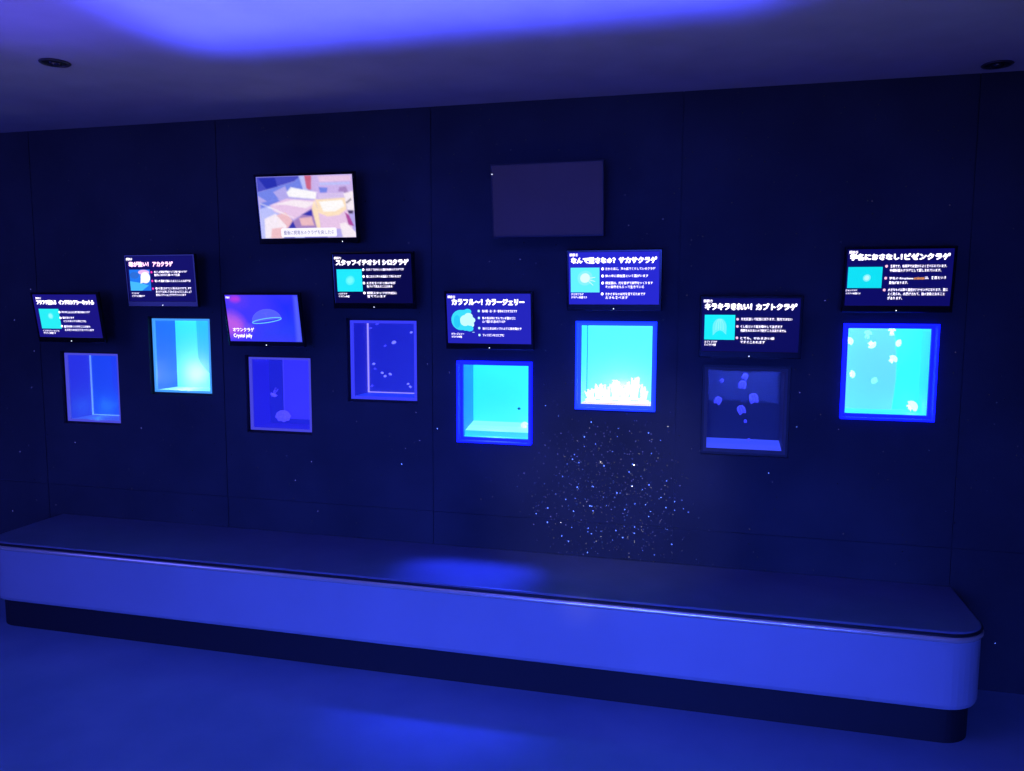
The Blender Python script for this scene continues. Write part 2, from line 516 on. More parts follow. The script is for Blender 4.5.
def jelly_blob(rgb, du, dv, ru, rv, rot=0, tent=0, k=1.0):
    def f(S, p, u0, u1, v0, v1):
        cu, cv = u0 + (u1 - u0) * du, v0 + (v1 - v0) * dv
        bm = B(); S.ell(bm, cu, cv, ru * 1.25, rv * 1.25, .0008, rot=rot); S.ell(bm, cu, cv, ru * .8, rv * .8, .0010, 1, rot=rot)
        for i in range(tent):
            a = math.radians(200 + 25 * i + rot)
            S.band(bm, [(cu + ru * math.cos(a) * q, cv - rv * math.sin(a) * q + .01 * i) for q in (.8, 1.3, 1.8)], .0025, .0009, 1)
        halo = tuple(int(c * .45 + d * .55) for c, d in zip(rgb, (60, 240, 250)))
        obj('jellyfish_image', bm, [glow('jelly_halo_%d_%d_%d' % halo, halo, k), glow('jelly_img_%d_%d_%d' % rgb, rgb, k)], p)
    return f

def pic_red_jelly(S, p, u0, u1, v0, v1):
    w, h = u1 - u0, v1 - v0
    bm = B()
    S.poly(bm, [(u0, v0 + h * .55), (u0 + w * .45, v0 + h * .62), (u0 + w * .9, v0 + h * .75), (u0 + w * .55, v1), (u0, v1)], .0008, 0)
    S.ell(bm, u0 + w * .24, v0 + h * .27, w * .22, h * .16, .0009, 1)
    S.ell(bm, u0 + w * .70, v0 + h * .13, w * .27, h * .12, .0009, 2)
    S.ell(bm, u0 + w * .76, v0 + h * .38, w * .23, h * .27, .0010, 3)
    S.poly(bm, [(u0 + w * .55, v0 + h * .3), (u0 + w * .8, v0 + h * .2), (u0 + w * .9, v0 + h * .55), (u0 + w * .5, v0 + h * .66)], .0011, 3)
    obj('jellyfish_image', bm, [glow('pic_cyan', (70, 190, 255), 1), glow('pic_navy', (40, 110, 210), 1), glow('pic_pink', (240, 190, 240), 1), glow('pic_cream', (250, 245, 250), 1.1)], p)

def pic_color_jelly(S, t):
    bm = B()
    cu, cv = .165, .53
    S.ell(bm, cu, cv, .115, .205, .0006, 0, a0=70, a1=290)
    for i, (a, b, r) in enumerate(((.20, .39, .05), (.25, .36, .045), (.26, .45, .05), (.29, .53, .05), (.27, .62, .055), (.22, .68, .05), (.27, .70, .045))):
        S.ell(bm, a, b, r, r * 1.3, .0007 + .00002 * i, 1 if i in (2, 3, 4) else 0)
    S.ell(bm, .215, .54, .06, .11, .0010, 1)
    S.ell(bm, .12, .56, .04, .13, .0010, 2)
    S.band(bm, [(.30, .775), (.33, .775)], .002, .001, 1)
    obj('picture', bm, [glow('pic_aqua', (60, 225, 250), 1), glow('pic_pale_aqua', (200, 255, 250), 1.05), glow('pic_mid_aqua', (40, 205, 245), 1)], t)

def pic_comb(S, p, u0, u1, v0, v1):
    cu, w, h = (u0 + u1) / 2, u1 - u0, v1 - v0
    bm = B()
    top = v0 + h * .14
    pts = [(cu + w * .23 * math.sin(a), v0 + h * .50 - h * .36 * math.cos(a)) for a in [math.radians(x) for x in range(-95, 96, 10)]]
    pts += [(cu + w * .22, v0 + h * .80), (cu + w * .10, v0 + h * .66), (cu, v0 + h * .62), (cu - w * .10, v0 + h * .68), (cu - w * .22, v0 + h * .84)]
    S.poly(bm, pts, .0008, 0)
    for q in (-.6, -.2, .2, .6):
        S.band(bm, [(cu + w * .2 * q * math.sin(a), v0 + h * .18 + h * .42 * k) for k, a in ((0, .4), (.4, 1.2), (1, 1.5))], .0022, .0010, 1)
    obj('jellyfish_image', bm, [glow('comb_pale', (110, 245, 255), 1), glow('comb_line', (160, 255, 255), 1)], p)

m_pinkred = glow('bullet_pink', (255, 60, 170), 1.1)
m_pinkwhite = glow('title_pinkwhite', (255, 200, 238), 1.9)
m_pinkpale = glow('bullet_pale_pink', (255, 190, 215), 1.1)
m_aquabul = glow('bullet_aqua', (190, 240, 255), 1.1)

# positions: x, y (front face), z, tilt, yaw
MP = [(-3.125, 3.290, 1.471, .158, .021), (-2.587, 3.305, 1.653, .072, -.006), (-2.019, 3.275, 1.469, .172, .010), (-1.473, 3.283, 1.649, .092, -.002),
      (-.936, 3.283, 1.475, .108, .012), (-.401, 3.286, 1.646, .125, .003), (.146, 3.296, 1.458, .140, -.003), (.685, 3.315, 1.645, .105, .014)]

info_monitor(0, MP[0], (26, 20, 128), 1, ('解説①', .045, .13, .06, .11), [('フワフワ揺れる', .05, .36), ('インドネシアシーネットル', .40, .95)], (.13, .235),
    pic_plate(.06, .375, .335, .80, (40, 240, 245), 1, jelly_blob((150, 255, 255), .55, .36, .035, .06, 30)),
    [('インドネシアシーネットル', .07, .33, .83, .875), ('クラゲの仲間です', .07, .27, .885, .93)],
    [(.385, .41), (.385, .545), (.385, .74)],
    [('海の中をふわふわと漂う姿が人気のクラゲ', .42, .86, .41), ('毒があります', .42, .60, .54), ('インドネシアの海にすむ', .42, .78, .62), ('触手は長くのびることがあり', .42, .83, .745), ('えさをつかまえて食べています', .42, .88, .825)],
    'tilted monitor furthest left, white title and cyan picture, above far left tank')

info_monitor(1, MP[1], (14, 10, 92), 1, ('解説②', .0, .095, .025, .085), [('毒が強い！', .035, .335), ('アカクラゲ', .40, .70)], (.115, .225),
    pic_plate(.03, .345, .29, .76, (25, 120, 240), 1, pic_red_jelly),
    [('アカクラゲ', .04, .155, .80, .84), ('クラゲの仲間です', .04, .235, .86, .905)],
    [(.37, .35), (.37, .545), (.37, .715)],
    [('赤いしま模様が特徴のとても毒の強いクラゲ', .41, .90, .345), ('触手にさわると痛いので注意', .41, .79, .41), ('乾いた毒針が鼻に入るとくしゃみがでる', .41, .945, .545), ('春から夏にかけてよく見られるクラゲで、海で', .41, .945, .71), ('見つけても決してさわらないようにしましょう', .41, .945, .785), ('別名ハクションクラゲといいます', .41, .86, .855)],
    'black monitor with pinkish title and photo of red jellyfish, above bright cyan left tank', m_pinkwhite, m_pinkred)

info_monitor(3, MP[3], (8, 7, 66), 1, ('解説④', .012, .105, .045, .10), [('スタッフイチオシ！', .035, .60), ('シロクラゲ', .635, .965)], (.11, .225),
    pic_plate(.035, .365, .305, .765, (30, 235, 250), 1, jelly_blob((120, 255, 255), .52, .50, .05, .075, 35)),
    [('シロクラゲ', .045, .16, .79, .83), ('クラゲの仲間', .045, .185, .845, .89)],
    [(.385, .315), (.385, .455), (.385, .59), (.385, .795)],
    [('小さくてかわいい姿が人気のクラゲです', .42, .905, .315), ('春になると海の水面近くで見られます', .42, .865, .455), ('えさを食べると体の中が', .42, .79, .59), ('色づいて見えることがある', .42, .75, .66), ('飼育スタッフが大切に', .42, .80, .795), ('育てています', .42, .66, .865)],
    'black monitor with white title スタッフイチオシ and square cyan picture')

info_monitor(4, MP[4], (36, 36, 185), 1, ('解説⑤', .015, .105, .035, .09), [('カラフル～！', .065, .43), ('カラージェリー', .475, .925)], (.105, .225),
    pic_color_jelly,
    [('カラージェリー', .045, .20, .79, .835), ('クラゲの仲間', .045, .17, .85, .895)],
    [(.385, .345), (.385, .485), (.385, .69), (.385, .83)],
    [('色は青・白・赤・茶色などさまざまです', .425, .84, .345), ('体の色は中にすんでいる藻などに', .425, .82, .485), ('よって変わると言われています', .425, .70, .555), ('泳ぐときはポンプのように体を動かす', .425, .89, .695), ('フィリピンなどにすむ', .425, .68, .83)],
    'monitor with cut-out picture of a cyan jellyfish and no picture box', None, m_aquabul)

info_monitor(5, MP[5], (38, 38, 205), 1, ('解説⑥', .012, .105, .02, .08), [('なんで逆さなの？', .03, .52), ('サカサクラゲ', .56, .97)], (.10, .215),
    pic_plate(.022, .345, .295, .77, (100, 245, 245), 1, jelly_blob((225, 255, 255), .50, .42, .065, .12, 120, 3)),
    [('サカサクラゲ', .025, .165, .785, .83), ('クラゲの仲間です', .025, .205, .845, .89)],
    [(.38, .32), (.38, .455), (.38, .59), (.375, .80)],
    [('さかさまに、海の底でくらしているクラゲ', .41, .955, .32), ('体の中に褐虫藻という藻がいます', .41, .88, .455), ('褐虫藻は、光を浴びて栄養をつくります', .41, .93, .59), ('その栄養をもらって生きている', .41, .835, .665), ('さかさまなのは光を当てるためです', .41, .85, .80), ('えさも食べます', .41, .66, .87)],
    'bright blue-lit monitor with question-mark title サカサクラゲ, above tank with white mass', None, None)

info_monitor(6, MP[6], (11, 10, 84), 1, ('解説⑦', .012, .105, .02, .08), [('キラキラきれい！', .03, .51), ('カブトクラゲ', .555, .965)], (.095, .215),
    pic_plate(.027, .345, .31, .78, (20, 240, 250), 1, pic_comb),
    [('カブトクラゲ', .03, .165, .80, .845), ('クシクラゲの仲間', .03, .15, .855, .90)],
    [(.37, .39), (.37, .525), (.37, .74)],
    [('光を反射して虹色に光ります。発光ではない', .405, .925, .385), ('くし板という板を動かして泳ぎます', .405, .83, .525), ('刺胞をもたないので刺すことはありません', .405, .87, .60), ('とても、やわらかい体', .405, .755, .745), ('ですぐこわれます', .405, .66, .82)],
    'monitor above the darkest tank, white title キラキラきれい and cyan picture', None, m_pinkpale)

info_monitor(7, MP[7], (12, 10, 96), 1, ('解説⑧', .015, .10, .02, .075), [('学名におさなし！', .03, .52), ('ビゼンクラゲ', .545, .965)], (.08, .19),
    pic_plate(.015, .345, .31, .685, (10, 225, 240), 1, jelly_blob((190, 250, 255), .56, .52, .032, .05, 45)),
    [('ビゼンクラゲ', .005, .115, .71, .745), ('クラゲの仲間です', .005, .15, .765, .80)],
    [(.38, .30), (.38, .51), (.375, .72)],
    [('食用です。有明海では昔からよく食べられています。', .415, .945, .30), ('中華料理のクラゲとして親しまれています。', .415, .895, .375), ('学名の Rhopilema', .415, .64, .515), ('は、食用という', .75, .945, .505), ('意味があります。', .415, .595, .59), ('大きなものは傘の直径が八十センチになります。夏に', .41, .97, .715), ('よく見られ、水揚げされて、漁の対象となること', .41, .945, .79), ('があります。', .41, .55, .865)],
    'rightmost monitor, white title ビゼンクラゲ and one orange word in its text', None, m_pinkpale, ('esculentum', .645, .745, .51))

# crystal jelly video monitor
def crystal_monitor():
    x, y, z, tilt, yaw = MP[2]
    t = thing('video_monitor', 'tilted monitor playing blue video of a crystal jelly, above dim purple tank', 'monitor')
    place(t, x, y, z, tilt, yaw)
    S = monitor_body(t, MW, MH, None, (48, 42, 250), 1, led=.0, margins=(.0100, .0115, .0090, .0240))
    bracket(t, MW, MH, tilt, D - y, .045)
    mats = [glow('video_deepblue', (34, 34, 255), 1), glow('video_pink', (170, 80, 235), 1), glow('video_pink_hi', (200, 110, 225), 1), glow('video_magenta', (205, 60, 220), 1),
            glow('video_strip', (95, 100, 255), 1), glow('video_ring', (110, 200, 255), 1.1), glow('video_dome', (86, 96, 255), 1), glow('video_purple', (92, 60, 240), 1)]
    def disc(cu, cv, ru, rv, n=28): return [(cu + ru * math.cos(2 * math.pi * q / n), cv + rv * math.sin(2 * math.pi * q / n)) for q in range(n)]
    dome_ = [(-.02, .36)] + [(.25 * math.sin(math.radians(a)), .70 - .36 * math.cos(math.radians(a))) for a in range(10, 91, 10)] + [(.25, .80), (.16, .9), (-.02, .92)]
    dome2 = [(-.02, .46)] + [(.19 * math.sin(math.radians(a)), .72 - .24 * math.cos(math.radians(a))) for a in range(10, 91, 10)] + [(-.02, .8)]
    p = video_picture(S, t, [
        ((30, 46, 255), [(.62, 0), (1, 0), (1, .9), (.75, .7), (.66, .3)], .30, .9),
        ((36, 70, 250), [(.45, .62), (1, .55), (1, 1), (.40, 1)], .35, .7),
        ((96, 60, 245), disc(.14, .10, .15, .16), .16, .8), ((205, 60, 225), disc(.135, .085, .06, .05), .07, .9),
        ((150, 80, 240), dome_, .10, .9), ((196, 96, 232), dome2, .10, .85), ((110, 82, 250), disc(.28, .72, .075, .10), .05, .7),
        ((92, 104, 255), [(.945, .02), (1, .02), (1, 1), (.925, 1)], .05, .8)], (66, 56, 255), 70, 44, .0005, .03)
    bm = B()
    def rot(u, v):
        a = math.radians(8); k = S.W / S.H
        return .545 + u * math.cos(a) + v / k * math.sin(a), .545 - u * k * math.sin(a) + v * math.cos(a)
    dome = [rot(.205 * math.cos(math.radians(a)), -.24 * math.sin(math.radians(a))) for a in range(0, 181, 10)]
    S.poly(bm, dome, .0007, 6)
    S.band(bm, dome, .0022, .0010, 4)
    S.band(bm, [rot(0, -.17), rot(.01, -.05)], .006, .0010, 4)
    S.band(bm, [rot(-.05, -.17), rot(0, -.15), rot(.05, -.17)], .003, .0010, 4)
    S.band(bm, [rot(.205 * math.cos(math.radians(a)), .045 * math.sin(math.radians(a))) for a in range(0, 361, 10)], .0038, .0011, 5)
    obj('jellyfish_image', bm, mats, p)
    for body, uv in (('オワンクラゲ', (.055, .35, .705, .79)), ('Crystal jelly', (.055, .315, .835, .94))):
        bm = B(); S.add_text(bm, body, *uv, bold=.012); obj('title_text', bm, m_soft, t)
    bm = B(); S.add_text(bm, '解説③', .012, .065, .035, .075, res=1, bold=.02); obj('header_text', bm, m_soft, t)
crystal_monitor()

# the two larger wall screens
LW, LH = .487, .310
def video_tv():
    t = thing('wall_television', 'lit wall television showing bright pinkish video with subtitle, upper left', 'television')
    place(t, -1.785, 3.268, 1.970, .134, .036)
    S = monitor_body(t, LW, LH, None, (150, 150, 235), 1, led=.165, margins=(.0115, .012, .0115, .0255))
    bracket(t, LW, LH, .134, D - 3.268, .045)
    cols = dict(blue=(58, 66, 190), mid=(110, 130, 230), pale=(190, 195, 250), cream=(250, 238, 245), pink=(235, 200, 232), tan=(240, 190, 195), red=(205, 95, 120), white=(255, 252, 252), yel=(255, 228, 190), navy=(34, 44, 170), mauve=(165, 130, 190), lilac=(205, 180, 235), mag=(170, 60, 150), dark=(50, 30, 60))
    shapes = []
    def P(c, *uv, soft=.015, op=.95): shapes.append((cols[c], uv, soft, op))
    P('blue', (0, 0), (.49, 0), (.40, .09), (0, .25))
    P('navy', (.02, .02), (.20, .02), (.22, .17), (.10, .20))
    P('mid', (0, .25), (.40, .09), (.47, .0), (.49, .24), (.33, .30), (.30, .16), (.17, .25), (.22, .36), (.10, .40), (0, .30))
    P('pale', (.45, 0), (.51, 0), (.53, .23), (.49, .24))
    P('red', (.51, 0), (.60, 0), (.60, .20), (.55, .23), (.52, .2))
    P('lilac', (.58, 0), (1, 0), (1, .30), (.6, .33), (.57, .2))
    P('pink', (.65, .02), (.98, .02), (.98, .10), (.66, .11))
    P('mid', (.65, .19), (.74, .2), (.73, .29), (.66, .3))
    P('mauve', (.86, .20), (.93, .19), (.95, .29), (.84, .3))
    P('pale', (.66, .12), (.97, .12), (.97, .16), (.66, .16))
    P('mid', (.02, .42), (.20, .36), (.30, .46), (.12, .62), (.02, .58))
    P('pale', (.0, .52), (.18, .44), (.34, .60), (.30, 1), (.0, 1))
    P('pink', (.12, .46), (.30, .36), (.63, .40), (.60, .50), (.36, .70), (.16, .56))
    P('cream', (.15, .45), (.38, .38), (.62, .43), (.50, .52), (.30, .46))
    P('white', (.36, .18), (.63, .27), (.62, .38), (.33, .33), (.31, .26))
    P('tan', (.18, .62), (.28, .58), (.36, .74), (.28, .86), (.2, .78))
    P('cream', (.05, .68), (.17, .60), (.28, .80), (.24, 1), (.04, 1))
    P('mauve', (.34, .74), (.58, .50), (.60, .85), (.30, .84))
    P('navy', (.29, .84), (.35, .72), (.38, .84))
    P('navy', (.45, .62), (.56, .54), (.56, .65))
    P('tan', (.42, .68), (.55, .66), (.57, .80), (.44, .80))
    P('yel', (.59, .40), (.63, .55), (.64, .85), (.60, .85), (.56, .52))
    P('pink', (.63, .55), (.93, .55), (.97, .86), (.64, .86))
    P('yel', (.60, .38), (.92, .36), (.92, .55), (.84, .64), (.72, .66), (.63, .60))
    P('white', (.64, .42), (.88, .40), (.90, .50), (.80, .58), (.68, .58))
    P('lilac', (.62, .28), (.90, .27), (.92, .36), (.61, .38))
    P('cream', (.90, .30), (1, .26), (1, .58), (.93, .56))
    P('dark', (.92, .44), (.97, .38), (.975, .40), (.925, .46))
    P('dark', (.93, .57), (.99, .57), (.98, .62), (.94, .62))
    P('mag', (.90, .60), (.94, .64), (.985, .82), (.93, .80))
    P('cream', (.84, .78), (.90, .76), (1, .92), (1, 1), (.86, 1))
    P('tan', (.12, .84), (.24, .82), (.22, 1), (.1, 1))
    P('navy', (.24, .975), (.70, .975), (.70, 1), (.24, 1))
    P('pale', (.36, .95), (.46, .95), (.46, 1), (.36, 1))
    for a, b in ((.12, .44), (.2, .5), (.28, .56)):        # fold lines of the clear film
        P('white', (a - .10, b - .02), (a + .08, b + .10), (a + .078, b + .112), (a - .10, b), op=.5)
    for q in range(4):
        P('cream', (.64, .30 + q * .02), (.90, .29 + q * .02), (.90, .297 + q * .02), (.64, .307 + q * .02), op=.4)
    video_picture(S, t, shapes, (180, 170, 235))
    bm = B()
    pts = []
    for cu, cv, a0 in ((.785, .865, 0), (.235, .865, 90), (.235, .955, 180), (.785, .955, 270)):
        for k in range(5):
            a = math.radians(a0 + 22.5 * k); pts.append((cu + .018 * math.cos(a), cv - .027 * math.sin(a)))
    S.poly(bm, pts, .0022)
    sb = obj('subtitle_box', bm, glow('tv_subtitle_box', (250, 246, 255), 1.05), t)
    bm = B(); S.add_text(bm, '最後に飼育水のクラゲを戻したら', .245, .775, .875, .945, lift=.0027, res=1, bold=.004)
    obj('subtitle_text', bm, glow('tv_subtitle_text', (95, 85, 165), 1), sb)
video_tv()

def off_tv():
    t = thing('wall_television', 'switched-off dark grey wall television, blank screen, upper middle', 'television')
    place(t, -.693, 3.320, 1.984, .121, -.008)
    mb = mat('dark_grey_tv_bezel', (.030, .027, .036), .5)
    S = monitor_body(t, LW, LH, None, (34, 28, 58), .75, led=0, margins=(.008, .008, .008, .010), mat_bezel=mb)
    bracket(t, LW, LH, .121, D - 3.320, .045)
    for c in t.children:
        if c.name.startswith('power_light'): c.location = (-LW / 2 + .008, -.0004, LH / 2 - .042)
        if c.name.startswith('screen'):
            c.data.materials[0] = noise_mat('switched_off_panel', (.03, .027, .036), (.042, .036, .05), 3.5, .55, 0, .4)
            b = c.data.materials[0].node_tree.nodes['Principled BSDF']
            b.inputs['Emission Color'].default_value = srgb(36, 29, 52); b.inputs['Emission Strength'].default_value = .4
off_tv()

# ------------------------------------------------------------------ aquariums
m_glass = thin_glass('tank_glass', (.97, .985, 1), .006)
m_water = thin_glass('tank_water', (.93, .98, 1), .0)
m_black = mat('black_surround', (.008, .008, .010), .5)
DEP = .150

def lamp(name, kind, loc, rot, rgb, power, size=.1, size_y=None, spread=None, **kw):
    l = bpy.data.lights.new(name, kind); l.color = rgb; l.energy = power
    if kind == 'AREA':
        l.shape = 'RECTANGLE'; l.size = size; l.size_y = size_y or size
        if spread: l.spread = math.radians(spread)
    elif kind in ('SPOT', 'POINT'):
        l.shadow_soft_size = size
        if kind == 'SPOT': l.spot_size = math.radians(kw.get('angle', 60)); l.spot_blend = kw.get('blend', .6)
    o = bpy.data.objects.new(name, l); COL.objects.link(o); o.location = loc; o.rotation_euler = rot
    return o

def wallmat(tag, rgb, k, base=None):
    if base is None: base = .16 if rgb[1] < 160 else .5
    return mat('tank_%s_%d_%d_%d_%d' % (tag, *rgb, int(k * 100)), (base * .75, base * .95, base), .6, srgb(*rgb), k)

# tank light put in as emission: frame, side wall, back, floor : (rgb, strength)
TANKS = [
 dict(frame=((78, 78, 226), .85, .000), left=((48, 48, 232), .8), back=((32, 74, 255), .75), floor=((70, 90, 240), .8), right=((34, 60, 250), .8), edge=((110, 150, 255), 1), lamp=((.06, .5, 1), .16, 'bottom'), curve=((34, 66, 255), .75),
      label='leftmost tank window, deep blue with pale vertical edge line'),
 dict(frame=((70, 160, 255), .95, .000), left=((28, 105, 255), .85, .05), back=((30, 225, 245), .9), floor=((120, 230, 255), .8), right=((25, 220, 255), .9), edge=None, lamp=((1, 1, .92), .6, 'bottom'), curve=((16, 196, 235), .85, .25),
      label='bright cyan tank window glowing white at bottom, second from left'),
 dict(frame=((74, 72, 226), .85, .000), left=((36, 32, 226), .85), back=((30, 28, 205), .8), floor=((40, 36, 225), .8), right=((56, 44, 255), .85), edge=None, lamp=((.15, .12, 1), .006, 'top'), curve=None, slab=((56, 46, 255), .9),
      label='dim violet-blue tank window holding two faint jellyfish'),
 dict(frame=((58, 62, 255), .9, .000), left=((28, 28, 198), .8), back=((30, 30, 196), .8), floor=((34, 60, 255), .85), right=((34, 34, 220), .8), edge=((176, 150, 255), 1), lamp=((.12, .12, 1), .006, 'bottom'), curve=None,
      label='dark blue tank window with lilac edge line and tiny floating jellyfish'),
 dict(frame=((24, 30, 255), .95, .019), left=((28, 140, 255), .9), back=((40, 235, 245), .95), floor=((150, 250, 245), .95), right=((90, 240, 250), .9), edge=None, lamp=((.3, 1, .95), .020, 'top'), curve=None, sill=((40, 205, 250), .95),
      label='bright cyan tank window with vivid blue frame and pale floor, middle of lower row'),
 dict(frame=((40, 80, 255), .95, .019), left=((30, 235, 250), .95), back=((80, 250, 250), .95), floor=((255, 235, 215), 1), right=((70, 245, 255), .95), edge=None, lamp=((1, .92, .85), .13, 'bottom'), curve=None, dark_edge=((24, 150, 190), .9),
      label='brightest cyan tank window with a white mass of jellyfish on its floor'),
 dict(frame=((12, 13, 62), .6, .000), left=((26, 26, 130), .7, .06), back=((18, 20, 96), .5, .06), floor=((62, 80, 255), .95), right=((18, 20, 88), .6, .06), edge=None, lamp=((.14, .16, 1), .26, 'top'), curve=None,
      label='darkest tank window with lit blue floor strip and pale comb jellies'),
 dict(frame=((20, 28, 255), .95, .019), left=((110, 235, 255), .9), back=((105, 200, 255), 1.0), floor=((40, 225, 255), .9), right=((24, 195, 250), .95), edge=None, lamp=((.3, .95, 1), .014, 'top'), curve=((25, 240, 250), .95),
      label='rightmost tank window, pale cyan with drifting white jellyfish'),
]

def aquarium(i):
    cx, cz, hx, hz = NICHE[i]
    c = TANKS[i]
    hx -= .011; hz -= .011
    t = thing('aquarium', c['label'], 'aquarium', (cx, D, cz), 'jellyfish tank windows in the wall')
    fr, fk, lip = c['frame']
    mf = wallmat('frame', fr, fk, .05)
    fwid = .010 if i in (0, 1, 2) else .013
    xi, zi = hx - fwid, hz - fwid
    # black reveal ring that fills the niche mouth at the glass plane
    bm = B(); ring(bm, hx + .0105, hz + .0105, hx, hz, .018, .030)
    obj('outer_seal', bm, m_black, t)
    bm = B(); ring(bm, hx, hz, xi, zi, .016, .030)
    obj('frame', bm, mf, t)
    if lip:  # raised glowing lip added to cast a bloom-like halo on the wall
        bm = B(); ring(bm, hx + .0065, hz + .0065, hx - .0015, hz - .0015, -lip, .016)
        obj('bloom_lip', bm, wallmat('bloom', (fr[0] // 3, fr[1] // 2, fr[2]), 3.6 if i in (4, 7) else 2.6 if i == 5 else 1.0, .04), t)
    obj('glass_pane', bx(-xi + .0005, xi - .0005, .0225, .0265, -zi + .0005, zi - .0005), m_glass, t)
    y0, y1 = .0305, .0305 + DEP
    b = B()
    def quad(bm, *p): return bm.faces.new([bm.verts.new(q) for q in p])
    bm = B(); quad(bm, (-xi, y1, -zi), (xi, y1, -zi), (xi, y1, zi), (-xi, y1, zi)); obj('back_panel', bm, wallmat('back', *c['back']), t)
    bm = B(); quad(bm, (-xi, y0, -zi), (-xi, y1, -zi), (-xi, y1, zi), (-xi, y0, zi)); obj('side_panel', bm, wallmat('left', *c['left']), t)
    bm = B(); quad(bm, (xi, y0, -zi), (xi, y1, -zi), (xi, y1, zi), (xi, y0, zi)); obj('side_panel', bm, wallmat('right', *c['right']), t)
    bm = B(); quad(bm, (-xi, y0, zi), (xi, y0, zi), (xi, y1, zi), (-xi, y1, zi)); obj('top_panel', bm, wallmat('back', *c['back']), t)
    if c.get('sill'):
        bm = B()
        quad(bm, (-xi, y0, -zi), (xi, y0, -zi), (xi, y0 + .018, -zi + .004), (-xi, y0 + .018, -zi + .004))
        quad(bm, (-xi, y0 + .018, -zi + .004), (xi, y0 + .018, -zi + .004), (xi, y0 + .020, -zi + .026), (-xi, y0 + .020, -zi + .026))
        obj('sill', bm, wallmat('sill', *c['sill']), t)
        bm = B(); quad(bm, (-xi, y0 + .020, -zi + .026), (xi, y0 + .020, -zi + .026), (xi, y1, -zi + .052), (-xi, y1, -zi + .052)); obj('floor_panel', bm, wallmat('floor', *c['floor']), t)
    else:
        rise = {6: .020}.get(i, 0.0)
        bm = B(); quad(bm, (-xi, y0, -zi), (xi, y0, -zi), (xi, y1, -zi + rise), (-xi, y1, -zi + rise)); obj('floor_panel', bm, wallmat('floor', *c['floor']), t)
    if c['edge']:
        me = wallmat('edge', *c['edge'], .5); w = .0032  # light caught by the acrylic edges, put in as emission
        obj('edge_strip', bx(-xi + .001, -xi + .001 + 2 * w, y1 - .006, y1 - .001, -zi + .004, zi - .001), me, t)
        obj('edge_strip', bx(-xi + .001, xi - .001, y1 - .006, y1 - .001, -zi + .001, -zi + .001 + w * 1.2), me, t)
    if c.get('dark_edge'):
        obj('edge_strip', bx(-xi + .0005, -xi + .005, y1 - .005, y1 - .001, -zi + .003, zi - .001), wallmat('dark_edge', *c['dark_edge'], .2), t)
        obj('edge_strip', bx(-xi + .001, xi - .001, y0 + .012, y0 + .016, -zi + .001, -zi + .005), wallmat('warm_edge', (255, 190, 150), .9, .3), t)
    if c.get('slab'):     # pale inner partition panel standing at the right
        obj('partition', bx(-.055, xi - .001, y1 - .030, y1 - .024, -zi + .030, zi - .001), wallmat('slab', *c['slab']), t)
        obj('partition', bx(-.060, -.055, y1 - .032, y1 - .022, -zi + .030, zi - .001), wallmat('slab', (66, 58, 255), .9), t)
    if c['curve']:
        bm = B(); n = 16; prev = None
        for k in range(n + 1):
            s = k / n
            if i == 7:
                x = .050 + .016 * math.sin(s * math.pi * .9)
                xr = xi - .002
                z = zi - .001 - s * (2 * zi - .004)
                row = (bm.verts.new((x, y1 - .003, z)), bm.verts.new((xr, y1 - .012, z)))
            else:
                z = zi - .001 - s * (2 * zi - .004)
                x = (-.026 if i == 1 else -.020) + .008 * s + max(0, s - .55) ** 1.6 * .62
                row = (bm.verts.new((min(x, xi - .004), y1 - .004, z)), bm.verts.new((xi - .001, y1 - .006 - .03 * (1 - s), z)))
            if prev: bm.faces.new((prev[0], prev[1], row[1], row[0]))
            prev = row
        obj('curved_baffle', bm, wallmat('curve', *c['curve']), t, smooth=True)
    obj('water', bx(-xi + .002, xi - .002, y0 + .001, y1 - .002, -zi + (.055 if c.get('sill') else .022 if i == 6 else .002), zi - .012), m_water, t)
    rgb, pw, where = c['lamp']
    if where == 'top':
        o = lamp('tank_lamp', 'AREA', (cx, D + y0 + DEP * .5, cz + zi - .006), (0, 0, 0), rgb, pw, .22, .09)
    else:
        lx = {0: -.075, 1: -.045, 3: -.03, 5: .01}.get(i, -.02)
        o = lamp('tank_lamp', 'POINT', (cx + lx, D + y1 - (.08 if i == 1 else .055 if i == 0 else .035), cz - zi + (.075 if i == 1 else .05)), (0, 0, 0), rgb, pw, .012)
    return t
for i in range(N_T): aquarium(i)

# ------------------------------------------------------------------ jellyfish
def bell_bm(r, h, lobes=8, n=32, hollow=True):
    bm = B(); prof = []
    for k in range(9):
        a = math.pi / 2 * k / 8; prof.append((r * math.sin(a), h * math.cos(a)))
    prof += [(r * .98, -h * .12), (r * .86, -h * .16), (r * .55, h * .30), (0, h * .45)]
    def wob(i, a, rr, z):
        if 7 <= i <= 10:
            s = 1 + .06 * math.cos(lobes * a); return rr * s, z - .05 * h * math.cos(lobes * a)
        return rr, z
    lathe(bm, prof, n, wob)
    return bm

def arms_bm(r, length, count=4, thick=.18, seed=0, frill=.3):
    rnd = random.Random(seed); bm = B()
    for k in range(count):
        a = 2 * math.pi * k / count + rnd.random() * .6
        pts = []
        ph = rnd.random() * 6
        for q in range(8):
            s = q / 7
            rr = r * (.25 + .25 * s) + r * frill * .5 * math.sin(ph + s * 7) * s
            pts.append((rr * math.cos(a), rr * math.sin(a), r * .1 - length * s))
        tube(bm, pts, r * thick, r * thick * .3, 6)
    return bm

def jelly(name, label, loc, r, m, m2=None, aspect=.7, arm=1.2, count=4, thick=.16, rot=(0, 0, 0), group=None, seed=1, cat='jellyfish'):
    t = thing(name, label, cat, loc, group)
    t.rotation_euler = rot
    obj('bell', bell_bm(r, r * aspect), m, t, smooth=True)
    if arm: obj('oral_arms', arms_bm(r, r * arm, count, thick, seed), m2 or m, t, smooth=True)
    return t

